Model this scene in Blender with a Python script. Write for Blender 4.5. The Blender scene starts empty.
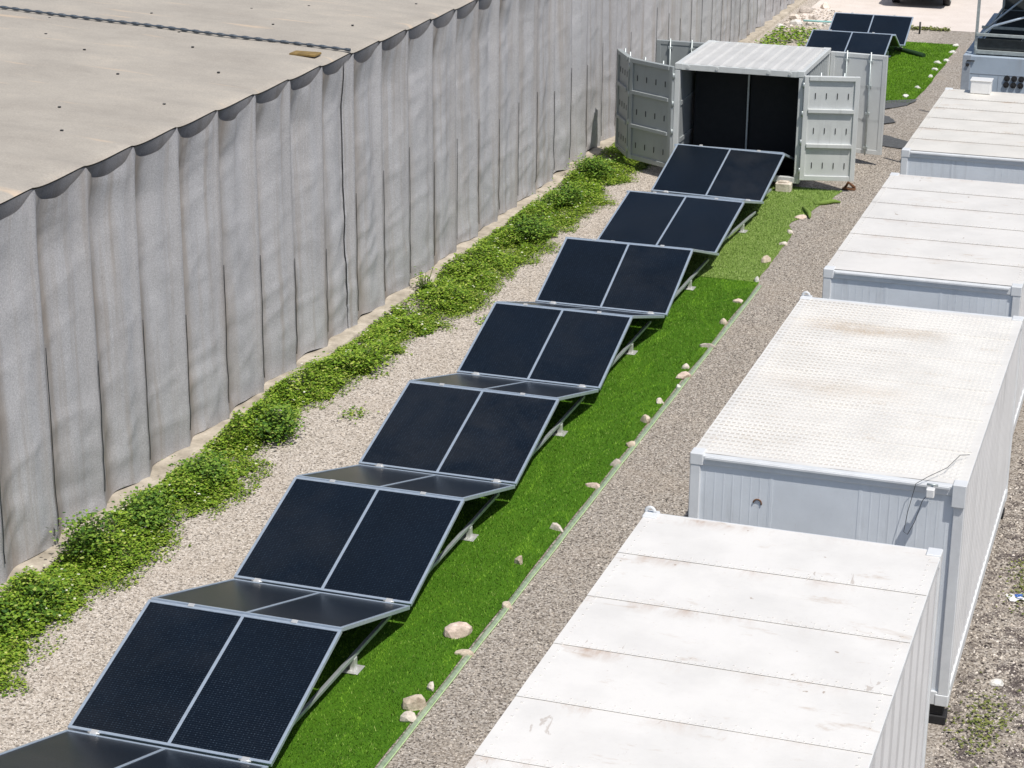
import bpy, bmesh, math, random
from mathutils import Vector, Matrix, noise as mnoise

# ------------------------------------------------------------------ camera, light, exposure
S = bpy.context.scene
COL = S.collection
rad = math.radians
CAM_H = 10.32
yaw, pitch, roll = rad(-18.25), rad(19.1), rad(0.55)
fwd = Vector((math.sin(yaw)*math.cos(pitch), math.cos(yaw)*math.cos(pitch), -math.sin(pitch)))
rt = Vector((math.cos(yaw), -math.sin(yaw), 0)); up = rt.cross(fwd)
a = math.cos(roll)*rt + math.sin(roll)*up
b = -math.sin(roll)*rt + math.cos(roll)*up
cd = bpy.data.cameras.new('camera'); cam = bpy.data.objects.new('camera', cd); COL.objects.link(cam)
cam.matrix_world = Matrix(((a.x, b.x, -fwd.x, 0), (a.y, b.y, -fwd.y, 0), (a.z, b.z, -fwd.z, CAM_H), (0, 0, 0, 1)))
cd.sensor_width = 36; cd.lens = 2071/1024*36; cd.clip_end = 3000; cd.clip_start = .1
S.camera = cam

SUN = Vector((.42, -.32, 1)).normalized()
w = bpy.data.worlds.new('World'); S.world = w; w.use_nodes = True
nt = w.node_tree
sky = nt.nodes.new('ShaderNodeTexSky'); sky.sky_type = 'NISHITA'; sky.sun_disc = False
sky.sun_elevation = math.asin(SUN.z); sky.sun_rotation = math.atan2(SUN.x, SUN.y) % (2*math.pi)
sky.dust_density = 1.5
bg = nt.nodes['Background']; bg.inputs[1].default_value = .1
nt.links.new(sky.outputs[0], bg.inputs[0])
ld = bpy.data.lights.new('sun', 'SUN'); ld.energy = 4.2; ld.angle = rad(.5); ld.color = (1, .955, .89)
lo = bpy.data.objects.new('sun', ld); COL.objects.link(lo)
lo.rotation_euler = SUN.to_track_quat('Z', 'Y').to_euler()
S.view_settings.view_transform = 'Standard'; S.view_settings.look = 'None'
S.view_settings.exposure = -.2; S.view_settings.gamma = 1
S.view_settings.use_curve_mapping = False

R = random.Random(7)

# ------------------------------------------------------------------ mesh helper
class MB:
    def __init__(s): s.v = []; s.f = []; s.sm = []
    def face(s, pts, smooth=False):
        n = len(s.v); s.v += [tuple(p) for p in pts]; s.f.append(tuple(range(n, n+len(pts)))); s.sm.append(smooth); return s
    def box(s, x0, x1, y0, y1, z0, z1, M=None):
        P = [(x, y, z) for z in (z0, z1) for x, y in ((x0, y0), (x1, y0), (x1, y1), (x0, y1))]
        if M is not None: P = [tuple(M @ Vector(p)) for p in P]
        n = len(s.v); s.v += P
        for q in ((3, 2, 1, 0), (4, 5, 6, 7), (0, 1, 5, 4), (1, 2, 6, 5), (2, 3, 7, 6), (3, 0, 4, 7)):
            s.f.append(tuple(n+i for i in q)); s.sm.append(False)
        return s
    def bev(s, x0, x1, y0, y1, z0, z1, r=.01, M=None):
        """box with chamfered edges"""
        bm = bmesh.new(); bmesh.ops.create_cube(bm, size=1)
        for v in bm.verts:
            v.co = Vector(((x0+x1)/2+v.co.x*(x1-x0), (y0+y1)/2+v.co.y*(y1-y0), (z0+z1)/2+v.co.z*(z1-z0)))
        bmesh.ops.bevel(bm, geom=bm.edges[:], offset=r, segments=1, affect='EDGES', profile=.5)
        if M is not None: bm.transform(M)
        s.add(bm); bm.free(); return s
    def add(s, bm, smooth=False):
        bm.verts.ensure_lookup_table(); n = len(s.v)
        for i, v in enumerate(bm.verts): v.index = i
        s.v += [tuple(v.co) for v in bm.verts]
        for f in bm.faces: s.f.append(tuple(n+v.index for v in f.verts)); s.sm.append(smooth)
        return s
    def tube(s, pts, r, k=8, caps=True, smooth=True):
        pts = [Vector(p) for p in pts]; n0 = len(s.v); m = len(pts)
        rr = r if isinstance(r, (list, tuple)) else [r]*m
        prev = None
        for i, p in enumerate(pts):
            d = (pts[min(i+1, m-1)]-pts[max(i-1, 0)]).normalized()
            if prev is None: u = d.orthogonal().normalized()
            else: u = (prev-d*prev.dot(d)).normalized()
            prev = u; v = d.cross(u)
            for j in range(k):
                t = 2*math.pi*j/k
                s.v.append(tuple(p+rr[i]*(math.cos(t)*u+math.sin(t)*v)))
        for i in range(m-1):
            for j in range(k):
                s.f.append((n0+i*k+j, n0+i*k+(j+1) % k, n0+(i+1)*k+(j+1) % k, n0+(i+1)*k+j)); s.sm.append(smooth)
        if caps:
            s.f.append(tuple(n0+j for j in reversed(range(k)))); s.sm.append(False)
            s.f.append(tuple(n0+(m-1)*k+j for j in range(k))); s.sm.append(False)
        return s
    def grid(s, fn, nu, nv, smooth=True):
        n = len(s.v)
        for i in range(nu+1):
            for j in range(nv+1): s.v.append(tuple(fn(i/nu, j/nv)))
        for i in range(nu):
            for j in range(nv):
                q = n+i*(nv+1)+j
                s.f.append((q, q+nv+1, q+nv+2, q+1)); s.sm.append(smooth)
        return s
    def profile(s, prof, axis0, axis1, closed=False):
        """extrude polyline of points prof by vector from axis0 to axis1"""
        a0, a1 = Vector(axis0), Vector(axis1)
        for p, q in zip(prof, prof[1:]+([prof[0]] if closed else [])):
            p, q = Vector(p), Vector(q)
            s.face([p+a0, q+a0, q+a1, p+a1])
        return s
    def build(s, name, m, parent=None, loc=None):
        me = bpy.data.meshes.new(name); me.from_pydata(s.v, [], s.f)
        me.polygons.foreach_set('use_smooth', s.sm); me.materials.append(m); me.update()
        o = bpy.data.objects.new(name, me); COL.objects.link(o)
        if parent: o.parent = parent
        if loc: o.location = loc
        return o

def tag(o, label=None, cat=None, group=None, kind=None):
    if label: o['label'] = label
    if cat: o['category'] = cat
    if group: o['group'] = group
    if kind: o['kind'] = kind
    return o
def thing(name, label, cat, loc=(0, 0, 0), rz=0, group=None):
    o = bpy.data.objects.new(name, None); COL.objects.link(o); o.empty_display_size = .2
    o.location = loc; o.rotation_euler = (0, 0, rz); return tag(o, label, cat, group)
def fbm(x, y, z=0, o=3):
    return mnoise.fractal(Vector((x, y, z)), 1.0, 2.0, o)

# ------------------------------------------------------------------ materials
def srgb(r, g, b_):
    f = lambda c: (c/12.92 if c <= .04045 else ((c+.055)/1.055)**2.4)
    return (f(r/255), f(g/255), f(b_/255), 1)
class NT:
    def __init__(s, name):
        s.m = bpy.data.materials.new(name); s.m.use_nodes = True; s.t = s.m.node_tree
        s.p = s.t.nodes['Principled BSDF']; s.co = None
    def n(s, ty, **kw):
        x = s.t.nodes.new('ShaderNode'+ty)
        for k, v in kw.items():
            if k.startswith('i_'): x.inputs[int(k[2:])].default_value = v
            else: setattr(x, k, v)
        return x
    def L(s, o, i): s.t.links.new(o, i); return s
    def pos(s):
        if not s.co: s.co = s.n('NewGeometry').outputs['Position']
        return s.co
    def obj(s): return s.n('TexCoord').outputs['Object']
    def map(s, src, sc=(1, 1, 1), loc=(0, 0, 0), rot=(0, 0, 0)):
        m = s.n('Mapping'); s.L(src, m.inputs[0]); m.inputs['Scale'].default_value = sc
        m.inputs['Location'].default_value = loc; m.inputs['Rotation'].default_value = rot; return m.outputs[0]
    def noise(s, src, scale, detail=4, rough=.55, dist=0):
        x = s.n('TexNoise'); s.L(src, x.inputs['Vector']); x.inputs['Scale'].default_value = scale
        x.inputs['Detail'].default_value = detail; x.inputs['Roughness'].default_value = rough
        x.inputs['Distortion'].default_value = dist; return x.outputs['Fac']
    def vor(s, src, scale, out='Distance', feat='F1'):
        x = s.n('TexVoronoi', feature=feat); s.L(src, x.inputs['Vector']); x.inputs['Scale'].default_value = scale
        return x.outputs[out]
    def ramp(s, fac, stops):
        x = s.n('ValToRGB'); s.L(fac, x.inputs[0]); e = x.color_ramp.elements
        while len(e) < len(stops): e.new(.5)
        for k, (p, c) in zip(e, stops):
            k.position = p; k.color = c if len(c) == 4 else (*c, 1)
        return x.outputs[0]
    def step(s, fac, lo, hi): return s.ramp(fac, [(lo, (0, 0, 0)), (hi, (1, 1, 1))])
    def mix(s, fac, A, B, mode='MIX'):
        x = s.n('Mix', data_type='RGBA', blend_type=mode)
        for v, i in ((fac, 0), (A, 6), (B, 7)):
            if hasattr(v, 'is_linked'): s.L(v, x.inputs[i])
            else: x.inputs[i].default_value = v
        return x.outputs[2]
    def math(s, op, A, B=0.):
        x = s.n('Math', operation=op)
        for v, i in ((A, 0), (B, 1)):
            if hasattr(v, 'is_linked'): s.L(v, x.inputs[i])
            else: x.inputs[i].default_value = v
        return x.outputs[0]
    def sep(s, src):
        x = s.n('SeparateXYZ'); s.L(src, x.inputs[0]); return x.outputs
    def bump(s, h, strength=.3, dist=.01):
        x = s.n('Bump'); s.L(h, x.inputs['Height']); x.inputs['Strength'].default_value = strength
        x.inputs['Distance'].default_value = dist; s.L(x.outputs[0], s.p.inputs['Normal']); return s
    def out(s, col=None, rough=None, metal=None, spec=None):
        for v, k in ((col, 'Base Color'), (rough, 'Roughness'), (metal, 'Metallic'), (spec, 'Specular IOR Level')):
            if v is None: continue
            if hasattr(v, 'is_linked'): s.L(v, s.p.inputs[k])
            else: s.p.inputs[k].default_value = v
        return s.m

def plain(name, col, rough=.5, metal=0., var=.12, sc=9, spec=.5):
    t = NT(name); n = t.noise(t.pos(), sc, 5, .6)
    dark = tuple(c*(1-var) for c in col[:3])+(1,); lite = tuple(min(1, c*(1+var)) for c in col[:3])+(1,)
    return t.out(t.ramp(n, [(.3, dark), (.7, lite)]), rough, metal, spec)

M = {}
M['alu'] = plain('aluminium', (.52, .61, .71, 1), .38, .5, .08, 14)
M['galv'] = plain('galvanised', (.50, .55, .55, 1), .45, .5, .15, 12)
M['clasp'] = plain('clasp_metal', (.8, .8, .78, 1), .35, .5, .08, 14)
M['dark'] = plain('dark_rubber', (.02, .02, .022, 1), .7, 0, .3)
M['black'] = plain('black_steel', (.028, .03, .032, 1), .5, 0, .25)
M['under'] = plain('panel_back', (.035, .037, .04, 1), .6, 0, .2)
M['concrete'] = None

# gravel ground
t = NT('gravel'); P = t.pos()
v1 = t.vor(P, 44, 'Color'); v1s = t.n('SeparateColor'); t.L(v1, v1s.inputs[0])
c1 = t.ramp(v1s.outputs[0], [(0, srgb(108, 103, 97)), (.22, srgb(188, 178, 166)), (.6, srgb(215, 206, 194)), (1, srgb(244, 237, 228))])
n2 = t.noise(P, 60, 3, .7); c2 = t.mix(t.step(n2, .42, .62), (.62, .60, .58, 1), (1.0, 1.0, 1.0, 1))
c = t.mix(1., c1, c2, 'MULTIPLY')
sx = t.sep(P)
nb = t.noise(P, 1.3, 5, .6)
xr = t.math('MULTIPLY', t.math('ADD', t.math('ADD', sx[0], 7.9), t.math('MULTIPLY', nb, 1.2)), .7)
rmask = t.step(xr, .2, .9)
dk = t.step(t.noise(P, 30, 4, .75), .50, .60)
rc = t.mix(dk, (.84, .84, .84, 1), (.36, .36, .36, 1))
c = t.mix(rmask, c, t.mix(1., c, rc, 'MULTIPLY'))
pm = t.step(t.noise(P, .7, 6, .65), .52, .68)
c = t.mix(t.math('MULTIPLY', pm, .30), c, srgb(172, 158, 142))
xr2 = t.math('MULTIPLY', t.math('ADD', sx[0], 1.9), 2.)
r2 = t.math('MULTIPLY', t.step(xr2, .1, .8), t.step(t.noise(P, 3.2, 6, .75), .48, .58))
c = t.mix(r2, c, srgb(88, 80, 78))
t.bump(t.mix(.5, t.vor(P, 44), n2), .5, .012)
M['gravel'] = t.out(c, .95, 0, .2)

t = NT('concrete_pad'); P = t.pos(); n = t.noise(P, 1.2, 6, .6); m2 = t.noise(P, 18, 4, .7)
c = t.mix(.5, t.ramp(n, [(.3, srgb(214, 202, 192)), (.7, srgb(238, 228, 220))]), t.ramp(m2, [(.3, srgb(208, 196, 186)), (.7, srgb(240, 232, 224))]))
M['road'] = t.out(t.bump(m2, .2, .01) and c, .9, 0, .2)

t = NT('footing_concrete'); P = t.pos(); n = t.noise(P, 3, 6, .7)
M['concrete'] = t.out(t.ramp(n, [(.3, srgb(150, 141, 126)), (.6, srgb(198, 188, 172)), (.8, srgb(222, 214, 200))]), .9, 0, .2)

def turf_mat(name, dark, mid, lite):
    t = NT(name); P = t.pos()
    n1 = t.noise(P, 70, 3, .8); n2 = t.noise(P, 2.2, 4, .6); n3 = t.noise(t.map(P, (1, 1, 1)), 14, 4, .7)
    c = t.ramp(n1, [(.3, dark), (.52, mid), (.72, lite)])
    c = t.mix(t.math('MULTIPLY', t.step(n2, .35, .7), .35), c, lite)
    c = t.mix(t.math('MULTIPLY', t.step(n3, .5, .7), .4), c, dark)
    t.bump(n1, .8, .02)
    return t.out(c, .75, 0, .15)
M['turf'] = turf_mat('green_turf', (.03, .09, .006, 1), (.07, .19, .010, 1), (.14, .30, .02, 1))
M['turf_pale'] = turf_mat('pale_turf', (.10, .17, .03, 1), (.21, .33, .065, 1), (.34, .46, .13, 1))
M['turf_far'] = turf_mat('far_turf', (.045, .11, .003, 1), (.09, .21, .006, 1), (.15, .30, .012, 1))

def leafy(name, stops, rough=.6):
    t = NT(name); g = t.n('NewGeometry')
    c = t.ramp(g.outputs['Random Per Island'], stops)
    m = t.out(c, rough, 0, .25)
    return m
def turf_blades(name, stops, lite):
    t = NT(name); g = t.n('NewGeometry'); P = t.pos()
    c = t.ramp(g.outputs['Random Per Island'], stops)
    c = t.mix(t.math('MULTIPLY', t.step(t.noise(t.map(P, (1, .5, 1)), 1.6, 4, .6), .40, .70), .45), c, lite)
    cr = t.math('ABSOLUTE', t.math('SUBTRACT', t.noise(t.map(P, (1.2, .35, 1)), 1.1, 1, .4, .6), .5))
    c = t.mix(t.ramp(cr, [(0, (.75, .75, .75)), (.012, (.6, .6, .6)), (.022, (0, 0, 0))]), c, tuple(k*1.35 for k in lite[:3])+(1,))
    return t.out(c, .6, 0, .25)
M['blade'] = turf_blades('turf_blades', [(0, (.040, .098, .009, 1)), (.5, (.096, .215, .017, 1)), (.9, (.19, .36, .034, 1)), (1, (.35, .47, .12, 1))], (.20, .37, .03, 1))
M['blade_pale'] = leafy('turf_blades_pale', [(0, (.12, .20, .04, 1)), (.5, (.27, .40, .095, 1)), (1, (.46, .57, .22, 1))])
M['leaf'] = leafy('weed_leaf', [(0, (.06, .145, .012, 1)), (.4, (.165, .285, .02, 1)), (.85, (.29, .42, .04, 1)), (1, (.46, .50, .13, 1))])
M['leaf_dark'] = leafy('weed_leaf_dark', [(0, (.03, .09, .012, 1)), (.4, (.10, .205, .022, 1)), (.9, (.22, .35, .04, 1)), (1, (.38, .44, .12, 1))])
M['flower'] = leafy('weed_flower', [(0, (.5, .55, .3, 1)), (1, (.8, .8, .66, 1))])
M['stem'] = plain('weed_stem', (.10, .14, .04, 1), .7)
M['pebble'] = leafy('pebble', [(0, srgb(124, 118, 110)), (.3, srgb(184, 174, 162)), (.75, srgb(214, 204, 191)), (1, srgb(240, 232, 222))], .9)
M['clod'] = leafy('dark_pebble', [(0, srgb(60, 56, 56)), (.5, srgb(98, 90, 86)), (1, srgb(150, 140, 132))], .95)

def stone_mat(name, A, B):
    t = NT(name); P = t.pos(); n = t.noise(P, 9, 6, .7)
    t.bump(t.noise(P, 40, 5, .7), .5, .02)
    return t.out(t.ramp(n, [(.3, A), (.62, B)]), .95, 0, .2)
M['stone_pink'] = stone_mat('pink_stone', srgb(188, 166, 152), srgb(240, 220, 206))
M['stone_pale'] = stone_mat('pale_stone', srgb(186, 174, 160), srgb(242, 232, 220))
M['stone_grey'] = stone_mat('grey_stone', srgb(138, 130, 122), srgb(210, 200, 190))
M['stone_tan'] = stone_mat('tan_stone', srgb(166, 150, 130), srgb(226, 212, 192))
M['stone_white'] = stone_mat('white_stone', srgb(200, 198, 190), srgb(244, 242, 236))

# woven curtain fabric
def fabric(name, A, B, dirt_shade, vert=True):
    t = NT(name); P = t.pos()
    fine = t.noise(P, 60, 4, .85); big = t.noise(P, .9, 5, .6)
    c = t.mix(.5, t.ramp(fine, [(.39, A), (.61, B)]), t.ramp(big, [(0, A), (1, B)]))
    st = t.noise(t.map(P, (1, 6.5, .18)), 1.0, 5, .6)
    c = t.mix(t.math('MULTIPLY', t.step(st, .5, .72), .55), c, dirt_shade)
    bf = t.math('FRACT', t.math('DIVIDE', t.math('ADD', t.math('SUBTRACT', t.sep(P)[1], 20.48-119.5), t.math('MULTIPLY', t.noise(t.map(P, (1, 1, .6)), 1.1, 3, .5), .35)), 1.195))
    bay_shade = t.ramp(bf, [(0, (.1, .1, .1)), (.16, (.1, .1, .1)), (.30, (1, 1, 1)), (.46, (.8, .8, .8)), (.66, (0, 0, 0)), (1, (0, 0, 0))])  # shaded side of each fold painted into the colour, along with brown dust
    c = t.mix(t.math('MULTIPLY', t.math('MULTIPLY', bay_shade, t.ramp(t.noise(t.map(P, (1, 2, .4)), 1.7, 4, .6), [(.3, (.3, .3, .3)), (.6, (1, 1, 1))])), .95), c, dirt_shade)
    rs = t.step(t.noise(t.map(P, (1, 9., .5), (3, 2, 5)), .9, 3, .5), .735, .79)
    c = t.mix(t.math('MULTIPLY', rs, .6), c, srgb(156, 118, 80))
    wr = t.noise(t.map(P, (1, 3, 1.4), rot=(rad(35), 0, 0)), 2.2, 5, .6, .6)
    h = t.mix(.45, wr, fine); t.bump(h, .55, .03)
    return t.out(c, .9, 0, .15)
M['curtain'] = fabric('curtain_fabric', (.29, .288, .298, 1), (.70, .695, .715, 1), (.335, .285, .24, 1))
M['band'] = fabric('dark_band', (.20, .20, .21, 1), (.36, .36, .375, 1), (.18, .165, .15, 1))
t = NT('roof_fabric'); P = t.pos()
fine = t.noise(P, 40, 4, .8); big = t.noise(t.map(P, (.8, 1.2, 1)), .8, 6, .7)
c = t.mix(.5, t.ramp(fine, [(.3, srgb(152, 146, 138)), (.7, srgb(198, 191, 180))]), t.ramp(big, [(.32, srgb(156, 149, 140)), (.55, srgb(180, 173, 162)), (.75, srgb(202, 191, 175))]))
pk = t.step(t.noise(t.map(P, (.5, 3.2, 1), (4, 9, 0)), 1.1, 3, .5), .64, .74)
c = t.mix(t.math('MULTIPLY', pk, .45), c, srgb(226, 200, 170))
t.bump(fine, .2, .02)
M['roof_fabric'] = t.out(c, .9, 0, .15)

# white painted containers
def container_paint(name, base, stains=.5, warm=srgb(176, 148, 118), seed=0, streak=False, seam=None, tread=None):
    t = NT(name); P = t.map(t.pos(), (1, 1, 1), (seed*3.1, seed*5.3, 0))
    n = t.noise(P, 1.6, 6, .62); fine = t.noise(P, 26, 4, .75)
    d1 = tuple(x*.90 for x in base[:3])+(1,)
    c = t.ramp(n, [(.32, d1), (.6, base)])
    c = t.mix(t.math('MULTIPLY', t.step(fine, .60, .74), .16), c, warm)
    if not streak:
        s1 = t.step(t.noise(t.map(P, (.9, 2.4, 1)), 1.5, 6, .72, .5), .60, .74)
        c = t.mix(t.math('MULTIPLY', s1, stains), c, warm)
        s2 = t.step(t.noise(t.map(P, (5, 1.3, 1), rot=(0, 0, .5)), 1.5, 4, .6, 1.2), .70, .735)
        c = t.mix(t.math('MULTIPLY', s2, stains*.8), c, srgb(150, 128, 108))
        sp = t.step(t.noise(P, 9, 2, .5), .745, .775)
        c = t.mix(t.math('MULTIPLY', sp, stains*1.2), c, srgb(140, 112, 84))
    else:
        s1 = t.step(t.noise(t.map(P, (5, 5, .5)), 1.3, 5, .65), .56, .74)
        c = t.mix(t.math('MULTIPLY', s1, stains), c, srgb(150, 150, 150))
    if seam:
        y0_, p_, k_, xe = seam; q = t.sep(t.pos())
        fr_ = t.math('FRACT', t.math('DIVIDE', t.math('SUBTRACT', q[1], y0_), p_))
        near = t.ramp(fr_, [(0, (.35, .35, .35)), (.03, (0, 0, 0)), (.78, (0, 0, 0)), (.97, (1, 1, 1)), (1, (1, 1, 1))])
        bl = t.step(t.noise(t.map(P, (1.5, .5, 1)), 1.6, 5, .7, .4), .48, .70)
        lf = t.ramp(t.math('MULTIPLY', t.math('SUBTRACT', q[0], xe), .4), [(0, (1, 1, 1)), (.75, (.30, .30, .30)), (1, (.2, .2, .2))])
        c = t.mix(t.math('MULTIPLY', t.math('MULTIPLY', near, bl), t.math('MULTIPLY', lf, k_)), c, srgb(172, 136, 104))
    if tread:
        x0_, y0_ = tread; q = t.sep(t.pos())
        fx_ = t.math('FRACT', t.math('DIVIDE', t.math('SUBTRACT', q[0], x0_), .058)); fy_ = t.math('FRACT', t.math('DIVIDE', t.math('SUBTRACT', q[1], y0_), .112))
        pit = t.math('MULTIPLY', t.math('LESS_THAN', fx_, .66), t.math('GREATER_THAN', fy_, .62))
        lf = t.ramp(t.math('MULTIPLY', t.math('SUBTRACT', q[0], -4.5), .36), [(0, (.8, .8, .8)), (.5, (.55, .55, .55)), (.85, (.12, .12, .12)), (1, (.1, .1, .1))])
        c = t.mix(t.math('MULTIPLY', t.math('MULTIPLY', pit, lf), t.ramp(t.noise(P, 1.4, 4, .6), [(.3, (.25, .25, .25)), (.65, (.8, .8, .8))])), c, srgb(168, 156, 140))
        yy_ = t.math('ADD', q[1], t.math('MULTIPLY', t.noise(P, 1.2, 3, .6), .8))
        for ya_, yb_, w_ in ((24.55, 25.05, .7), (22.2, 22.9, .35)):
            m_ = t.ramp(t.math('DIVIDE', t.math('SUBTRACT', yy_, ya_-.3), yb_-ya_+.6), [(.2, (0, 0, 0)), (.5, (1, 1, 1)), (.8, (0, 0, 0))])
            xm = t.ramp(t.math('MULTIPLY', t.math('SUBTRACT', q[0], -4.3), .5), [(0, (.2, .2, .2)), (.3, (1, 1, 1)), (.7, (.9, .9, .9)), (.95, (0, 0, 0))])
            c = t.mix(t.math('MULTIPLY', t.math('MULTIPLY', m_, xm), t.math('MULTIPLY', t.ramp(t.noise(P, 5, 4, .7), [(.3, (.4, .4, .4)), (.65, (1, 1, 1))]), w_)), c, srgb(186, 166, 140))
    t.bump(t.mix(.2, t.noise(P, 2.6, 3, .5), fine), .10, .02)
    return t.out(c, .45, 0, .35)
M['roof1'] = container_paint('white_roof_rusty', (.825, .805, .77, 1), .50, seed=1, seam=(11.91, .99, .8, -4.5))
M['roof2'] = container_paint('white_roof_tread', (.82, .80, .76, 1), .40, srgb(190, 172, 148), seed=2.3, tread=(-4.475, 19.75))
M['roof3'] = container_paint('white_roof_smudged', (.81, .785, .745, 1), .75, srgb(196, 178, 156), seed=3.7, seam=(26.99, .983, .5, -4.5))
M['roof4'] = container_paint('white_roof_worn', (.79, .76, .70, 1), .7, srgb(198, 174, 148), seed=4.1, seam=(34.76, .955, 1.2, -6.0))
M['cwall'] = container_paint('container_wall', (.77, .815, .86, 1), .32, streak=True)
M['cside'] = container_paint('container_side', (.76, .76, .765, 1), .35, seed=2, streak=True)
M['trim'] = plain('container_trim', (.74, .76, .775, 1), .45, 0, .07, 5)
M['doorpaint'] = container_paint('door_paint', (.68, .705, .70, 1), .3, seed=5, streak=True)
M['doorgrey_shade'] = container_paint('door_grey_shade', (.37, .40, .405, 1), .45, seed=6, streak=True)  # door paint darkened: shade of the left leaves put into the colour
M['oc_roof'] = container_paint('pale_corrugated_roof', (.66, .655, .635, 1), .25, srgb(178, 170, 158), seed=7)
M['powerwall'] = container_paint('power_wall', (.44, .52, .61, 1), .3, seed=8, streak=True)
M['rust'] = plain('rust', (.16, .075, .035, 1), .9, 0, .3)
M['white'] = plain('white_plastic', (.80, .80, .79, 1), .4, 0, .05)
M['interior'] = plain('dark_interior', (.012, .014, .016, 1), .8, 0, .2)

# photovoltaic glass: dark cells with a fine dotted grid
def pv(name, base, dot, gx=.042, gy=.030, rough=.16):
    t = NT(name); P = t.obj(); x = t.sep(P)
    fx = t.math('ABSOLUTE', t.math('SUBTRACT', t.math('FRACT', t.math('DIVIDE', x[0], gx)), .5))
    fy = t.math('ABSOLUTE', t.math('SUBTRACT', t.math('FRACT', t.math('DIVIDE', x[1], gy)), .5))
    dm = t.math('MULTIPLY', t.math('GREATER_THAN', fx, .36), t.math('GREATER_THAN', fy, .30))
    rn = t.step(t.noise(P, 34, 2, .6), .42, .66)
    dm = t.math('MULTIPLY', dm, rn)
    ln = t.math('MULTIPLY', t.math('GREATER_THAN', fy, .43), .16)
    n = t.noise(t.pos(), 1.1, 4, .6)
    b2 = tuple(k*1.7 for k in base[:3])+(1,)
    c = t.ramp(n, [(.3, base), (.7, b2)])
    c = t.mix(ln, c, dot); c = t.mix(t.math('MULTIPLY', dm, .55), c, dot)
    dust = t.step(t.noise(t.pos(), 70, 3, .8), .58, .75)
    c = t.mix(t.math('MULTIPLY', dust, .05), c, (.4, .38, .35, 1))
    ri = t.n('ObjectInfo').outputs['Random']
    c = t.mix(t.math('MULTIPLY', t.math('MULTIPLY', t.step(t.noise(t.pos(), .9, 5, .7, .5), .42, .75), ri), .045), c, (.36, .34, .31, 1))
    return t.out(c, rough, 0, .32)
M['pv'] = pv('pv_glass', (.0018, .0040, .0082, 1), (.080, .118, .165, 1), gx=.036, gy=.028, rough=.28)
t = NT('pv_canopy'); P = t.obj(); x = t.sep(P)
fx = t.math('ABSOLUTE', t.math('SUBTRACT', t.math('FRACT', t.math('DIVIDE', x[0], .17)), .5))
fy = t.math('ABSOLUTE', t.math('SUBTRACT', t.math('FRACT', t.math('DIVIDE', x[1], .17)), .5))
g = t.math('MAXIMUM', t.math('GREATER_THAN', fx, .46), t.math('GREATER_THAN', fy, .46))
M['pv_canopy'] = t.out(t.mix(g, (.12, .12, .17, 1), (.5, .5, .55, 1)), .25, 0, .5)

t = NT('plastic_film'); P = t.pos(); n = t.noise(P, 12, 4, .7)
M['film'] = t.out(t.ramp(n, [(.3, (.20, .28, .17, 1)), (.7, (.42, .48, .36, 1))]), .3, 0, .5)
M['cord'] = plain('edge_cord', (.50, .66, .34, 1), .6)
M['sheet'] = plain('geotextile', (.10, .105, .11, 1), .9, 0, .3, 20)
M['glass'] = plain('car_glass', (.015, .018, .02, 1), .08, 0, .1)
M['carpaint'] = plain('black_paint', (.012, .012, .014, 1), .25, 0, .1)
M['lamp'] = plain('lamp_red', (.25, .01, .01, 1), .2)
M['blue'] = plain('blue_print', (.03, .12, .42, 1), .5)

# ------------------------------------------------------------------ setting
def gz(x, y):  # gentle unevenness of the gravel
    return 0.
g = MB(); g.face([(-900, -300, 0), (900, -300, 0), (900, 1500, 0), (-900, 1500, 0)])
tag(g.build('ground', M['gravel']), kind='structure')
# pale concrete road past the end of the row
rd = MB(); n = 60; edge = []
for i in range(n+1):
    x = -12.0+i*(70/n); edge.append((x, 63.6+.22*fbm(x*.8, 3)+(.055*(x+12)), .004))
for i in range(n): rd.face([edge[i], edge[i+1], (edge[i+1][0], 240, .004), (edge[i][0], 240, .004)])
tag(rd.build('road', M['road']), kind='structure')

# loose pebbles over the gravel
def pebbles(name, mat, boxes, seed):
    r = random.Random(seed); mb = MB()
    base = [(1, 0, 0), (-.5, .87, 0), (-.5, -.87, 0), (.3, .3, .62), (-.25, -.1, .6)]
    fs = [(0, 1, 3), (1, 4, 3), (1, 2, 4), (2, 0, 3), (2, 3, 4)]
    for (x0, x1, y0, y1, N, s0, s1) in boxes:
        for _ in range(N):
            x, y = r.uniform(x0, x1), r.uniform(y0, y1); s = r.uniform(s0, s1)*(.7+.6*r.random()**3); t = r.uniform(0, 6.3)
            cs, sn = math.cos(t)*s, math.sin(t)*s; k = len(mb.v); e = r.uniform(.6, 1.1)
            for p in base:
                px, py = p[0]*r.uniform(.75, 1.2), p[1]*e
                mb.v.append((x+px*cs-py*sn, y+px*sn+py*cs, p[2]*s*r.uniform(.7, 1.2)-.002))
            for f in fs: mb.f.append(tuple(k+i for i in f)); mb.sm.append(False)
    return tag(mb.build(name, mat), kind='stuff')
o = pebbles('pebbles', M['pebble'], [(-11.4, -9.9, 15, 45, 48000, .008, .017), (-6.85, -4.5, 15, 47, 60000, .008, .018),
        (-1.75, 0, 17, 30, 16000, .010, .026), (-12.0, -4.5, 45, 64, 6000, .010, .018)], 3)
tag(o, 'pale loose pebbles scattered over the gravel', 'pebbles')
o = pebbles('dark_pebbles', M['clod'], [(-6.8, -4.55, 15, 47, 30000, .008, .017), (-1.7, 0, 17, 30, 11000, .010, .028)], 4)
tag(o, 'dark loose pebbles scattered over the gravel', 'pebbles')

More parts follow.
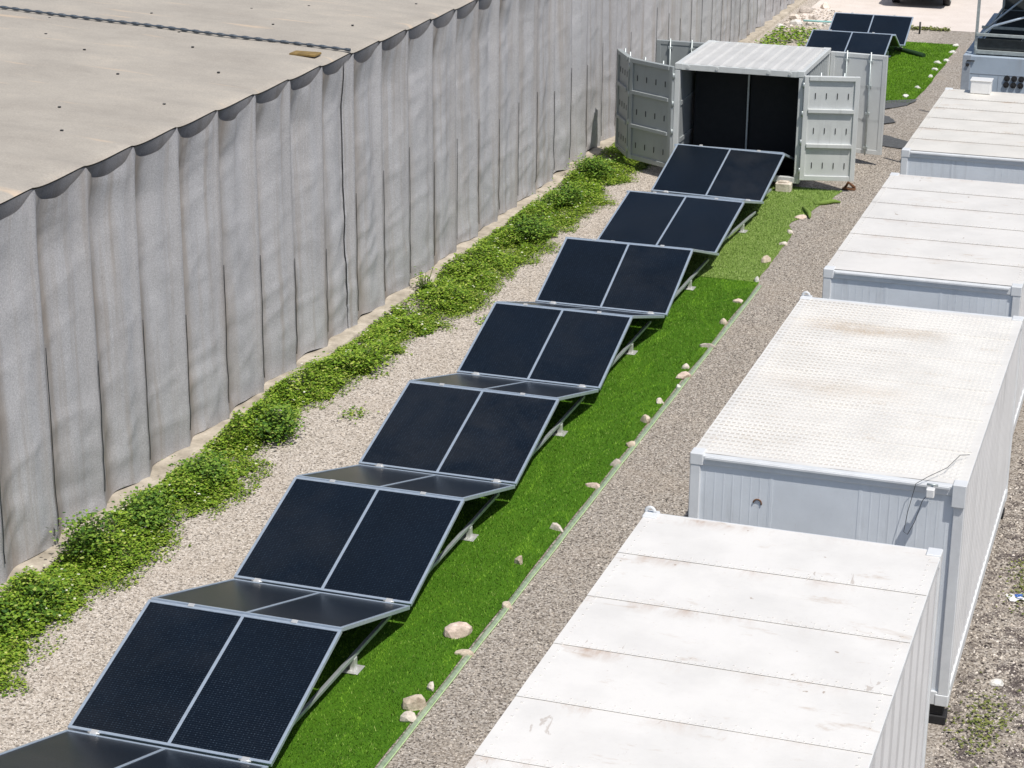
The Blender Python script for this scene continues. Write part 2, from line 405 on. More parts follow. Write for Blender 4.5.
# ------------------------------------------------------------------ fabric shed on the left
WX = -12.6; POST0 = 20.48; POST = 1.195
shed = thing('fabric_shed', 'long flat-roofed shed of beige and grey shade fabric along the left side', 'shed', (WX, 40, 0))
def bay(y): return ((y-POST0)/POST) % 1.0
def curtain_pt(y, z, off=0., h=4.56):
    u = bay(y); k = math.floor((y-POST0)/POST)
    r1 = mnoise.noise(Vector((k*7.3, 1.7, 0))); r2 = mnoise.noise(Vector((k*3.9, 9.1, 2)))
    tz = z/h
    depth = (.25+.06*r1)*(.55+.45*tz)
    top = max(0, min(1, (tz-.80)/.2)); top = top*top*(3-2*top)
    depth *= 1-.62*top
    x = -depth*(math.sin(math.pi*u)**.8)*(1+.30*math.sin(2*math.pi*u+r2*3))
    d = min(u, 1-u); q = min(1, d*6)
    # soft vertical folds, then creases slanting away from the fixing points
    x += .042*mnoise.noise(Vector((y*3.2, z*.22, k*.3)))*q
    sl = 1 if r1 > 0 else -1
    cr = 1-abs(mnoise.noise(Vector((y*1.5+z*.95*sl, (z*.35-y*.5*sl), k*.9+5))))*2
    x += .028*max(0, cr-.50)*q*(.4+abs(r2)*1.8)
    cr = 1-abs(mnoise.noise(Vector((y*.9-z*1.9, z*.5+y*.4, k*1.7+9))))*2
    x += .034*max(0, cr-.66)*q*(1.5 if tz < .35 else .9)
    fan = max(0, 1-(1-tz)*2.2)*min(1, (1-tz)*14)   # small pleats slanting down from each fixing point
    x += .019*fan*math.sin((d*POST*9+(1-tz)*7)*(1 if r2 > 0 else 1.4)+r1*5)*min(1, d*7)*(.3+abs(r1)*1.8)
    x += .010*fbm(y*3.2, z*2.4, 4, 2)*q
    x += .028*fbm(y*.8, z*2.4, 5, 3)*max(0, 1-tz*2.6)
    return x+off
def top_z(y):
    u = bay(y); k = math.floor((y-POST0)/POST)
    return 4.57-(.27+.06*mnoise.noise(Vector((k*1.9, 4, 4))))*math.sin(math.pi*u)**.75
def bot_z(y): return .06+.05*fbm(y*.9, 7, 1, 3)+.03*math.sin(bay(y)*math.pi)
def sheet(y0, y1, off):
    mb = MB(); nu = int((y1-y0)/.05); nv = 64
    def fn(i, j):
        y = y0+(y1-y0)*i; a0, a1 = bot_z(y), top_z(y)
        j2 = j; z = a0+(a1-a0)*j2
        e = .0
        return (curtain_pt(y, z, off)+e, y-40, z)
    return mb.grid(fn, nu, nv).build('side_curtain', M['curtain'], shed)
JOIN = POST0+8*POST-.14
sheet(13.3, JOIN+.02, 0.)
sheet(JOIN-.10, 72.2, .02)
# roof sheet: slight rise to the left, scalloped along the edge; a dark band hangs from that edge
def roof_edge(y):
    s_ = math.sin(math.pi*bay(y))**.8
    return -.02-.15*s_, 4.568-.045*s_
def roof_fn(i, j):
    y = 13.3+58.9*i; d = (j**2.2)*60
    ex, ez = roof_edge(y); s_ = math.sin(math.pi*bay(y))
    k = math.exp(-d*1.4)
    z = (ez-4.568)*k+4.568+.05*d-.007*s_*math.exp(-d*.06)*(1-k)
    z += (.020*fbm(y*.5, d*.35, 2, 3)+.008*fbm(y*1.7, d*1.1, 6, 3))*(1-k)
    if d < .12: z -= .05*(1-d/.12)**2*s_
    return (ex*k-d, y-40, z)
rf = MB(); rf.grid(roof_fn, 960, 64); rf.build('roof_sheet', M['roof_fabric'], shed)
def band_fn(i, j):
    y = 13.3+58.9*i; ex, ez = roof_edge(y); s_ = math.sin(math.pi*bay(y))
    ez -= .05*s_
    return (ex-.012-.22*j*s_, y-40, ez-.02-.6*j)
bd = MB(); bd.grid(band_fn, 960, 4); bd.build('dark_band', M['band'], shed)
# fixings dotted over the visible roof, the cable and the patch of bare board
r = random.Random(5); nfx = 0
for ky in range(-1, 17):
    for kx in range(0, 5):
        y = POST0+POST*ky+r.uniform(-.25, .25); d = .9+kx*2.3+(ky % 2)*1.1+r.uniform(-.35, .35)
        if nfx > 90: continue
        nfx += 1; z = 4.568+.05*d+.012
        MB().box(-d-.017, -d+.017, y-40-.017, y-40+.017, z-.05, z-.004).build('roof_fixing', M['black'], shed)
cb = MB(); cy = JOIN+.12-40
cb.tube([(-i*.055-.03, cy+.02*math.sin(i*.12), 4.605+.05*i*.055) for i in range(380)], [.030 if i % 4 < 2 else .016 for i in range(380)], 6, smooth=False)
cb.build('roof_cable', plain('cable_grey', (.075, .095, .12, 1), .5, 0, .35, 25), shed)
pt = MB(); pt.bev(-.80, -.36, cy-.62, cy-.36, 4.575, 4.612, .008); pt.build('patch_board', plain('patch_board', srgb(140, 116, 70), .9, 0, .3), shed)
# concrete footing and dark gap
ft = MB(); nseg = 230
def foot(i, j):
    y = 13.3+58.9*i; prof = [(-.25, .0), (-.25, .075), (-.05, .078), (.10, .075), (.17, .06), (.20, .0)]
    p = prof[round(j*5)]
    return (p[0]+(.014*fbm(y*1.3, 3, j, 3) if j > .5 else 0), y-40, p[1]+(.008*fbm(y*2, 5, j, 3) if 0 < j < 1 else 0))
ft.grid(foot, nseg, 5, False).build('footing', M['concrete'], shed)
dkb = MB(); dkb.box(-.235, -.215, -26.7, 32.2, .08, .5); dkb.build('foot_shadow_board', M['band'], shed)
# thin dark lacing cords at every second fixing line
k = 0; y = POST0-5*POST
while y < 71.5:
    rr = mnoise.noise(Vector((k*2.7, 8, 1)))
    zt = 2.2+1.1*rr; off = (.02 if y > JOIN else 0)
    pts = []
    for q in range(13):
        z = .32+(zt-.32)*q/12
        pts.append((curtain_pt(y, z, off)+.006, y-40+.004*math.sin(q), z))
    MB().tube(pts, .0062, 5).build('lacing_cord', M['black'], shed)
    y += POST; k += 1
pts = [(curtain_pt(JOIN-.11, z, .02)+.004, JOIN-.11-40, z) for z in [4.45-.22*q for q in range(19)]]
MB().tube(pts, .006, 5).build('lacing_cord', M['black'], shed)

# ------------------------------------------------------------------ artificial turf
def turf(name, label, x0, x1, y0, y1, mat, blade, nblade, edge_fn, z=.012, bl=.03, seed=1, y_front=None):
    root = thing(name, label, 'turf', ((x0+x1)/2, (y0+y1)/2, 0))
    ox, oy = root.location.x, root.location.y
    nu, nv = max(8, int((y1-y0)/.12)), max(6, int((x1-x0)/.10))
    def P(i, j):
        y = y0+(y1-y0)*i
        if y_front: y = y0+y_front(j)*(1-i)+(y1-y0)*i
        xr = x1+edge_fn(y); x = x0+(xr-x0)*j
        zz = z+.012*fbm(x*1.1, y*.7, seed, 3)*(1 if 0 < j < 1 else .2)+.004
        # creases in the mat
        for cx0, cs, cw in ((-7.15, .06, .05), (-7.45, .05, .06)):
            zz += .010*math.exp(-((x-cx0-cs*(y-18)-.1*math.sin(y*.7))/cw)**2)*(1 if y < 24 else .3)
        return Vector((x, y, max(zz, .006)))
    mb = MB(); mb.grid(lambda i, j: P(i, j)-Vector((ox, oy, 0)), nu, nv)
    mb.build('mat', mat, root)
    bb = MB(); r = random.Random(seed)
    for _ in range(nblade):
        i, j = r.random(), r.uniform(.0, 1)
        p = P(i, j)-Vector((ox, oy, 0)); t = r.uniform(0, 6.3); h = bl*r.uniform(.6, 1.25); wd = h*.22
        dx, dy = math.cos(t)*wd, math.sin(t)*wd; lx, ly = r.uniform(-.6, .6)*h, r.uniform(-.6, .6)*h
        bb.face([(p.x-dx, p.y-dy, p.z-.004), (p.x+dx, p.y+dy, p.z-.004), (p.x+lx, p.y+ly, p.z+h*.75)])
    bb_o = bb.build('pile', blade, root); tag(bb_o, kind='stuff')
    return root
turf('artificial_turf', 'bright green turf mat under the near solar panels', -9.75, -6.93, 13.2, 35.0, M['turf'], M['blade'], 150000,
     lambda y: .025*fbm(y*.6, 1, 0, 2), bl=.030, seed=1)
def pale_edge(y):
    e = .05*fbm(y*.9, 4, 0, 3)
    if y > 38.5: e += -.25*math.exp(-((y-39.3)/.5)**2)
    if y > 40.4: e += .32*(y-40.4)/2.2
    return e
turf('artificial_turf', 'pale yellowish turf mat with ragged end by the open container', -9.85, -7.0, 35.02, 42.35, M['turf_pale'], M['blade_pale'], 50000,
     pale_edge, bl=.034, seed=2, z=.010)
turf('artificial_turf', 'bright green turf mat behind the open container', -9.9, -6.6, 51.2, 61.4, M['turf_far'], M['blade'], 30000,
     lambda y: .05*fbm(y*.7, 2, 0, 2)-.18*math.exp(-((y-51.3)/1.6)**2), bl=.04, seed=3, y_front=lambda j: 1.0*j-.2)
# folds at the ragged end
def fold(label, pts, r, mat, name='turf_fold', cat='turf flap'):
    o = MB(); o.tube(pts, r, 8); return tag(o.build(name, mat), label, cat)
fold('curled dark turf flap at the ragged end of the pale mat', [(-7.22, 40.55, .04), (-7.10, 40.32, .06), (-6.98, 40.02, .06), (-6.93, 39.8, .04)], [.02, .045, .045, .02], M['turf_pale'])
fold('wrinkled turf edge rolled up below the container door', [(-7.05, 40.95, .03), (-6.86, 41.08, .05), (-6.72, 41.25, .05), (-6.58, 41.3, .03)], [.02, .05, .045, .02], M['turf_pale'])
fold('rolled dark green turf strip lying beside the far panels', [(-8.25, 59.9, .05), (-7.95, 59.55, .07), (-7.6, 59.2, .07), (-7.30, 58.95, .06)], [.05, .065, .075, .07], plain('turf_back', (.014, .05, .012, 1), .9), 'turf_roll', 'turf roll')
# translucent edging along the near mat
ed = thing('edging_strip', 'pale translucent plastic edging strip along the near turf', 'edging', (-6.88, 24, 0))
mb = MB(); mb.grid(lambda i, j: (-.028+.060*j+.012*fbm(13.2+21.6*i, 3, 0, 3), -10.8+21.6*i, .018+.016*math.sin(j*3.14)+.008*fbm((13.2+21.6*i)*1.5, 8, j, 2)), 150, 4)
mb.build('film', M['film'], ed)
mb = MB(); mb.tube([(.036+.012*fbm(13.2+.3*i, 3, 0, 3), -10.8+.3*i, .016) for i in range(73)], .0075, 6); mb.build('cord', M['cord'], ed)

# ------------------------------------------------------------------ solar panels
def solar(label, xc, W, ya, za, yb, zb, front=True, group=None):
    """panel of two modules running from (ya,za) to (yb,zb), seen from above"""
    root = thing('solar_panel', label, 'solar panel', (xc, (ya+yb)/2, 0), 0, group)
    oy = (ya+yb)/2
    L = math.hypot(yb-ya, zb-za); ang = math.atan2(zb-za, yb-ya)
    Mx = Matrix.Translation((0, ya-oy, za)) @ Matrix.Rotation(ang, 4, 'X')
    h = W/2; fr = MB(); e = .034
    fr.bev(-h, h, 0, e, -.035, .012, .004); fr.bev(-h, h, L-e, L, -.035, .012, .004)
    fr.bev(-h, -h+e, e, L-e, -.035, .012, .004); fr.bev(h-e, h, e, L-e, -.035, .012, .004)
    fr.bev(-.018, .018, e, L-e, -.030, .010, .003)
    o = fr.build('frame', M['alu'], root); o.matrix_local = Mx
    for x0, x1 in ((-h+e, -.018), (.018, h-e)):
        mb = MB(); mb.box(x0, x1, e, L-e, -.014, .003); o = mb.build('module', M['pv'], root); o.matrix_local = Mx
    mb = MB(); mb.box(-h+e, h-e, e, L-e, -.030, -.018); o = mb.build('backing', M['under'], root); o.matrix_local = Mx
    if front:
        for sx in (-.72, .76):
            mb = MB(); mb.bev(sx*h-.04, sx*h+.04, -.04, .022, .0125, .027, .004)
            mb.tube([(sx*h-.065, -.02, .018), (sx*h+.065, -.02, .018)], .010, 6)
            o = mb.build('hinge', M['clasp'], root); o.matrix_local = Mx
        for sx in (-.55, .52):
            mb = MB(); mb.bev(sx*h-.035, sx*h+.035, L-.02, L+.03, .0125, .022, .004)
            o = mb.build('ridge_clip', M['clasp'], root); o.matrix_local = Mx
    return root, oy
def tie(root, oy, xc, W, y0, y1, zr, yf, side, foot=True):
    x = side*(W/2-.235)
    mb = MB(); mb.bev(x-.022, x+.022, y0-oy, y1-oy, zr-.022, zr+.022, .004); rl = mb.build('tie_rail', M['galv'], root)
    mb = MB()
    mb.bev(x-.03, x+.03, yf-.06-oy, yf+.02-oy, .03, zr-.02, .004)
    mb.bev(x-.09, x+.09, yf-.13-oy, yf+.09-oy, .022, .034, .004)
    if foot: mb.build('foot', M['clasp'], rl)
rows = [ # bottom y, ridge y, x centre, width, ridge height, turn
 (12.20, 13.98, -8.80, 2.22, .90, 0), (16.05, 17.83, -8.81, 2.22, .915, 0), (19.87, 21.65, -8.83, 2.21, .885, 0), (23.73, 25.59, -8.86, 2.21, .845, 0), (27.72, 29.49, -8.90, 2.24, .89, 0),
 (31.62, 33.34, -8.90, 2.27, .965, 0), (35.66, 37.54, -8.97, 2.29, .82, -.05), (39.74, 41.38, -8.99, 2.32, .935, -.07), (56.25, 57.80, -9.17, 2.24, .79, 0), (59.0, 60.45, -9.0, 2.28, .89, 0)]
spot = {1: 'nearest whole dark solar panel, tilted towards the camera at the front of the row', 2: 'second dark solar panel tilted towards the camera, counted from the front',
 3: 'third dark solar panel tilted towards the camera, counted from the front', 4: 'fourth dark solar panel from the front, in the middle of the near row',
 5: 'fifth dark solar panel tilted towards the camera, counted from the front', 6: 'sixth dark solar panel, the one before the panel at the container',
 7: 'last dark solar panel of the near row, right before the open container', 8: 'dark solar panel just behind the open container, nearer of the far pair',
 9: 'farthest dark solar panel, at the end of the far turf'}
backs = {0: 'cut-off dark solar panel sloping away in the bottom left corner', 1: 'brownish reflecting solar panel sloping away behind the nearest whole panel', 2: 'brownish solar panel sloping away between the second and third tilted panels',
 3: 'brownish solar panel sloping away between the third and fourth tilted panels', 4: 'thin grey sliver of solar panel sloping away behind the fourth panel', 5: 'solar panel sloping away between the fifth and sixth panels, seen edge-on',
 6: 'solar panel sloping away between the sixth and seventh panels, seen edge-on', 7: 'solar panel sloping down into the open container doorway', 8: 'solar panel sloping away between the two far panels, seen edge-on'}
for i, (y0, y1, xc, W, zt, rz) in enumerate(rows):
    zb = .30
    if i > 0:
        root, oy = solar(spot[i], xc, W, y0, zb, y1, zt, True, 'solar panels tilted towards the camera')
        # the rail runs on to the next valley, with a foot halfway
        yn = rows[i+1][0]-(.12 if i < 6 else .45) if i not in (7, 9) else (y1-.1 if i == 7 else y1+.6)
        for sd in (1, -1): tie(root, oy, xc, W, y0+.30, yn, .19, y1+.86 if i not in (7, 9) else y1-.4, sd, i != 7)
        root.rotation_euler.z = rz
    if i == 9: continue
    if i == 7: yn, zn = 43.1, .42
    else: yn, zn = rows[i+1][0]-.045, .295
    xn = xc if i == 7 else (xc+rows[i+1][2])/2
    solar(backs[i], xn, W-.02, y1+.045, zt-.005, yn, zn, False, 'solar panels sloping away')

# ------------------------------------------------------------------ white containers
def corrug(x, y0, y1, z0, z1, pitch, depth, sgn):
    """trapezoid-ribbed wall at plane x, along y, outward sign sgn"""
    prof = []; y = y0; q = pitch
    while y < y1-.02:
        for dy, d in ((0, 0), (.30*q, 0), (.42*q, -depth), (.86*q, -depth), (.98*q, 0)):
            if y+dy < y1: prof.append((x+sgn*d, y+dy, 0))
        y += q
    prof.append((x, y1, 0))
    if sgn < 0: prof = prof[::-1]
    return prof
def white_container(label, x0, y0, W, L, z0, z1, roofmat, style, side_pitch=.28, sd=.034):
    root = thing('white_container', label, 'container', (x0+W/2, y0+L/2, 0), 0, 'row of white containers')
    hx, hy = W/2, L/2
    for sgn in (1, -1):
        sidw = MB(); prof = corrug(sgn*(hx-.02), -hy+.09, hy-.09, z0, z1, side_pitch, sd, sgn)
        sidw.profile(prof, (0, 0, z0+.14), (0, 0, z1-.09))
        sidw.build('side_wall', M['cside'], root)
    for sy, nm in ((-1, 'end_wall'), (1, 'end_wall')):
        ew = MB(); yy = sy*(hy-.03)
        ew.box(-hx+.10, hx-.10, min(yy, yy-sy*.05), max(yy, yy-sy*.05), z0+.14, z1-.10)
        x = -hx+.16
        while x < hx-.14:
            if x < -hx+.85 or x > hx-1.05: ew.box(x, x+.012, min(yy, yy+sy*.002), max(yy, yy+sy*.002), z0+.15, z1-.13)
            x += .095
        ew.box(-hx+.84, -hx+.87, min(yy, yy+sy*.003), max(yy, yy+sy*.003), z0+.15, z1-.13)
        ew.box(hx-1.06, hx-1.03, min(yy, yy+sy*.003), max(yy, yy+sy*.003), z0+.15, z1-.13)
        ew.build(nm, M['cwall'], root)
    fr = MB()   # posts and rails
    for sx in (-1, 1):
        for sy in (-1, 1):
            xs = sorted((sx*hx, sx*(hx-.11))); ys = sorted((sy*hy, sy*(hy-.10)))
            fr.bev(xs[0], xs[1], ys[0], ys[1], z0+.12, z1-.12, .008)
        xs = sorted((sx*(hx-.003), sx*(hx-.06)))
        fr.bev(xs[0], xs[1], -hy+.10, hy-.10, z1-.10, z1-.022, .006); fr.bev(xs[0], xs[1], -hy+.10, hy-.10, z0, z0+.15, .006)
    for sy in (-1, 1):
        ys = sorted((sy*(hy-.004), sy*(hy-.09)))
        fr.bev(-hx+.11, hx-.11, ys[0], ys[1], z1-.115, z1-.014, .006); fr.bev(-hx+.11, hx-.11, ys[0], ys[1], z0, z0+.15, .006)
        # drip flange with bolt heads along the top rail
        yy = sorted((sy*(hy+.018), sy*(hy-.003)))
        fr.box(-hx+.16, hx-.16, yy[0], yy[1], z1-.045, z1-.025)
        x = -hx+.2
        while x < hx-.2:
            yb_ = sorted((sy*(hy-.001), sy*(hy-.005))); fr.box(x, x+.022, yb_[0], yb_[1], z1-.085, z1-.063); x += .095
    fr.build('frame', M['trim'], root)
    for sx in (-1, 1):
        for sy in (-1, 1):
            for zz in (z0, z1-.12):
                cb = MB(); xs = sorted((sx*(hx+.004), sx*(hx-.135))); ys = sorted((sy*(hy+.006), sy*(hy-.165)))
                cb.bev(xs[0], xs[1], ys[0], ys[1], zz-.004, zz+.124 if zz < z1-.3 else z1+.006, .008)
                cb.build('corner_casting', M['trim'], root)
    # roof
    rf = MB(); ns = 6
    if style == 'tread':
        rf.grid(lambda i, j: (-hx+.006+(W-.012)*i, -hy+.08+(L-.16)*j, z1-.012+.008*fbm(i*4, j*6, 3, 2)), 20, 40)
        r = random.Random(8); yy = -hy+.20
        while yy < hy-.15:
            xx = -hx+.12+.0
            while xx < hx-.12:
                hgt = .011
                zb = z1-.016
                rf.v += []
                n = len(rf.v)
                for (px, py, pz) in ((0, 0, 0), (.034, 0, 0), (.034, .042, 0), (0, .042, 0), (.008, .010, 1), (.026, .010, 1), (.026, .032, 1), (.008, .032, 1)):
                    rf.v.append((xx+px, yy+py, zb+pz*(hgt+.012)))
                for q in ((4, 5, 6, 7), (0, 1, 5, 4), (1, 2, 6, 5), (2, 3, 7, 6), (3, 0, 4, 7)): rf.f.append(tuple(n+k for k in q)); rf.sm.append(False)
                xx += .058
            yy += .112
        for k in range(1, ns):
            yy = -hy+L*k/ns; rf.box(-hx+.06, hx-.06, yy-.004, yy+.004, z1-.02, z1-.002)
    else:
        for k in range(ns):
            ya, yb = -hy+.06+(L-.12)*k/ns, -hy+.06+(L-.12)*(k+1)/ns
            def fn(i, j, ya=ya, yb=yb, k=k):
                s = math.sin(math.pi*j)*math.sin(math.pi*min(1, max(0, i)))
                return (-hx+.006+(W-.012)*i, ya+(yb+.03-ya)*j, z1-.010+.010*s*mnoise.noise(Vector((k*3.3, x0, i*2)))+(.006*(1-j)))
            rf.grid(fn, 16, 8)
            if k:
                for dy in (.016, .085):
                    x = -hx+.07
                    while x < hx-.06:
                        rf.box(x, x+.012, ya+dy, ya+dy+.012, z1-.012, z1+.003); x += .06 if dy < .05 else .12
        for sx in (-1, 1):
            y = -hy+.15
            while y < hy-.12:
                rf.box(sx*(hx-.085)-.008, sx*(hx-.085)+.008, y, y+.012, z1-.012, z1+.002); y += .12
    rf.build('roof', roofmat, root)
    for sx in (-1, 1):
        for yy in (-hy+.12, hy-.12):
            sp = MB(); xs = sx*(hx-.12); zz = 0
            sp.bev(xs-.11, xs+.11, yy-.10, yy+.10, 0, .10, .01); sp.bev(xs-.08, xs+.08, yy-.08, yy+.08, .10, z0-.004, .008)
            sp.build('support_block', M['dark'], root)
    return root
white_container('nearest white container with rusty stained sheet roof, cut by the bottom edge', -4.53, 11.85, 2.82, 6.06, .23, 2.67, M['roof1'], 'seam', .52, .03)
white_container('white container with dimpled tread roof and a floodlight on its end', -4.50, 19.55, 2.81, 6.06, .23, 2.67, M['roof2'], 'tread', .20, .018)
white_container('white container with smudged seamed roof, third from the camera', -4.46, 26.93, 2.62, 6.02, .23, 2.67, M['roof3'], 'seam', .28, .03)
white_container('white container with worn brown-streaked roof, farthest of the white row', -4.55, 34.7, 2.62, 5.85, .23, 2.67, M['roof4'], 'seam', .28, .03)

# floodlight, cable and corner plate on the tread-roof container
fl = thing('floodlight', 'small white floodlight on an arm at the container corner', 'floodlight', (-2.02, 19.52, 2.64))
mb = MB(); mb.bev(-.042, .042, -.17, -.09, -.06, .035, .01); mb.build('lamp_box', M['white'], fl)
mb = MB(); mb.tube([(0, .0, .0), (0, -.10, -.02)], .014, 6); mb.tube([(-.05, -.02, .03), (.06, -.02, .03)], .012, 6); mb.build('bracket', M['galv'], fl)
mb = MB(); mb.tube([(-.03, -.10, -.05), (-.08, -.07, -.14), (-.14, -.05, -.38), (-.20, -.06, -.52), (-.24, -.05, -.50), (-.22, -.03, -.30), (-.16, -.02, .02), (-.05, .05, .085), (.1, .35, .09), (.18, .75, .09), (.26, .9, .05)], .0034, 5); mb.build('cable', M['black'], fl)
mb = MB(); mb.bev(-1.82, -1.685, 19.515, 19.543, 2.45, 2.69, .006)
tag(mb.build('corner_plate', M['trim']), 'pale steel plate bolted on the right corner of the tread-roof container', 'plate')
mb = MB(); mb.tube([(-3.78+.042*math.cos(q), 19.57, 2.20+.042*math.sin(q)) for q in [rad(-20+22*k) for k in range(10)]], .008, 6)
tag(mb.build('rusty_hook', M['rust']), 'small rusty ring on the end wall of the tread-roof container', 'hook')
for lx, ly, lab in ((-4.48, 17.86, 'white lashing eye on the far left roof corner of the nearest container'), (-4.44, 25.56, 'white lashing eye on the far left roof corner of the tread-roof container')):
    mb = MB(); mb.tube([(lx+.045*math.cos(q), ly, 2.675+.05*math.sin(q)) for q in [rad(180*k/8) for k in range(9)]], .017, 6)
    tag(mb.build('lashing_eye', M['trim']), lab, 'lashing eye', 'lashing eyes on the roofs')
# white cabinet on the far container
wc = thing('roof_cabinet', 'small white cabinet on the far edge of the farthest white roof', 'cabinet', (-3.86, 40.33, 2.665))
mb = MB(); mb.bev(-.19, .19, -.16, .16, 0, .24, .012); mb.build('body', M['white'], wc)
mb = MB(); mb.bev(-.205, .205, -.175, .175, .241, .262, .006); mb.build('lid', M['white'], wc)

# ------------------------------------------------------------------ open container
oc = thing('open_container', 'pale grey open container with corrugated roof and doors swung wide', 'container', (-8.98, 43.6, 0))
OX, OY0, OY1, OZ0, OZ1 = 1.37, -1.5, 1.55, .15, 2.50
rf = MB(); prof = []; x = -OX+.03
while x < OX-.03:
    for d, h in ((0, 0), (.10, 0), (.135, -.025), (.20, -.025), (.235, 0)):
        if x+d < OX-.03: prof.append((x+d, 0, OZ1+h))
    x += .27
prof.append((OX-.03, 0, OZ1))
rf.profile(prof, (0, OY0+.05, 0), (0, OY1-.05, 0)); rf.build('roof', M['oc_roof'], oc)
fr = MB()
for sy, y in ((-1, OY0), (1, OY1)):
    ys = sorted((y, y-sy*.10)); fr.bev(-OX+.1, OX-.1, ys[0], ys[1], OZ1-.13, OZ1-.004, .008); fr.bev(-OX+.1, OX-.1, ys[0], ys[1], OZ0, OZ0+.12, .008)
for sx in (-1, 1):
    xs = sorted((sx*OX, sx*(OX-.08))); fr.bev(xs[0], xs[1], OY0+.1, OY1-.1, OZ1-.10, OZ1+.004, .008); fr.bev(xs[0], xs[1], OY0+.1, OY1-.1, OZ0, OZ0+.12, .008)
    for y in (OY0, OY1-.11):
        xs = sorted((sx*OX, sx*(OX-.11))); fr.bev(xs[0], xs[1], y, y+.11, OZ0+.12, OZ1-.13, .008)
for x in (-OX+.28, -OX+.9, OX-.75, OX-.3): fr.tube([(x, OY0-.02, OZ1-.06), (x, OY0+.02, OZ1-.06)], .035, 8)
fr.build('frame', M['doorpaint'], oc)
for sx in (-1, 1):
    wl = MB(); xx = sx*(OX-.03)
    prof = corrug(xx, OY0+.1, OY1-.1, OZ0, OZ1, .27, .03, sx)
    wl.profile(prof, (0, 0, OZ0+.12), (0, 0, OZ1-.1)); wl.build('side_wall', M['doorgrey_shade'], oc)
MB().box(-OX+.05, OX-.05, OY0+.1, OY1-.1, OZ0+.03, OZ0+.06).build('floor', M['interior'], oc)
st = MB()   # dark folded stack filling the back of the container
st.bev(-OX+.22, .0, -.55, OY1-.2, OZ0+.07, OZ1-.16, .01); st.bev(.06, OX-.14, -.55, OY1-.2, OZ0+.07, OZ1-.16, .01)
st.build('dark_lining', M['interior'], oc)
mb = MB(); mb.bev(.01, .05, -.62, -.57, OZ0+.06, OZ1-.14, .006); mb.build('centre_pole', M['galv'], oc)
mb = MB(); mb.box(-OX+.09, -OX+.115, OY0+.12, OY1-.2, OZ0+.1, OZ1-.14)
for z in (.8, 1.6): mb.box(-OX+.115, -OX+.14, OY0+.12, OY1-.2, z, z+.09)
mb.build('inner_lining', M['doorgrey_shade'], oc)
for sx in (-1, 1):
    for y in (OY0, OY1-.165):
        for z in (OZ0, OZ1-.115):
            xs = sorted((sx*(OX+.004), sx*(OX-.16))); cb = MB(); cb.bev(xs[0], xs[1], y-.005, y+.17, z-.004, z+.121, .008); cb.build('corner_casting', M['doorpaint'], oc)
def door(hx, hy, ex, ey, mat, face, z0=.24, z1=2.43):
    """door leaf from hinge (hx,hy) to free edge (ex,ey); face=+1 shows its inner face on the right-hand side of the direction"""
    hx -= -8.98; ex -= -8.98; hy -= 43.6; ey -= 43.6
    W = math.hypot(ex-hx, ey-hy); an = math.atan2(ey-hy, ex-hx)
    Mx = Matrix.Translation((hx, hy, 0)) @ Matrix.Rotation(an, 4, 'Z')
    s = -face
    mb = MB()
    def bx(x0, x1, y0, y1, a_, b_, r=.006):
        ys = sorted((y0*s, y1*s)); mb.bev(x0, x1, ys[0], ys[1], a_, b_, r)
    bx(.05, W-.03, -.02, .02, z0+.05, z1-.05)
    bx(0.0, .10, -.03, .055, z0, z1); bx(W-.10, W, -.03, .055, z0, z1)
    bx(.10, W-.10, -.03, .075, z1-.09, z1); bx(.10, W-.10, -.03, .05, z0, z0+.10)
    H = z1-z0
    for k in (1, 2): bx(.10, W-.10, -.02, .085, z0+H*k/3-.03, z0+H*k/3+.05)
    o = mb.build('door', mat, oc); o.matrix_local = Mx
    # lashing slots on the inner face
    for k in range(3):
        for q in range(4):
            x = .24+q*(W-.46)/3; zc = z0+H*(k+.52)/3-.06
            ys = sorted((.020*s, .030*s)); MB().box(x-.008, x+.008, ys[0], ys[1], zc-.06, zc+.06).build('lashing_slot', M['black'], o)
    # locking bars on the outer face
    mb = MB()
    for x in (.30*W, .72*W):
        mb.tube([(x, -.055*s, z0-.02), (x, -.055*s, z1+.06)], .018, 8)
        for z in (z0+.15, z0+.9, z0+1.5, z1-.15): mb.bev(x-.05, x+.05, min(-.03*s, -.07*s), max(-.03*s, -.07*s), z-.03, z+.03, .006)
    mb.build('locking_bars', M['galv'], o)
    for z in (z0+.2, z0+.8, z0+1.4, z1-.2):
        mb = MB(); mb.tube([(-.01, .03*s, z-.06), (-.01, .03*s, z+.06)], .025, 8); mb.build('hinge', M['galv'], o)
    return o
door(-10.36, 42.10, -11.48, 42.80, M['doorgrey_shade'], -1)
door(-11.50, 42.84, -12.02, 43.78, M['doorgrey_shade'], -1)
door(-7.60, 42.08, -6.50, 42.36, M['doorpaint'], 1)
door(-7.60, 45.14, -6.34, 45.00, M['doorpaint'], -1)
door(-10.36, 45.14, -11.55, 45.20, M['doorgrey_shade'], 1)
blk = MB(); blk.bev(-8.05, -7.72, 41.80, 42.02, 0, .20, .02); blk.bev(-7.99, -7.78, 41.84, 41.98, .20, .23, .01)
tag(blk.build('concrete_block', M['stone_pale']), 'pale concrete block beside the right front post of the open container', 'block')
rb = thing('rusty_jack', 'small rusty jack on the gravel under the right door corner', 'jack', (-6.62, 42.55, 0))
MB().bev(-.14, .14, -.07, .07, 0, .04, .01).build('base', M['rust'], rb)
MB().tube([(-.08, 0, .04), (-.02, 0, .16), (.06, .0, .10), (.12, .02, .05)], .03, 7).build('arm', M['rust'], rb)

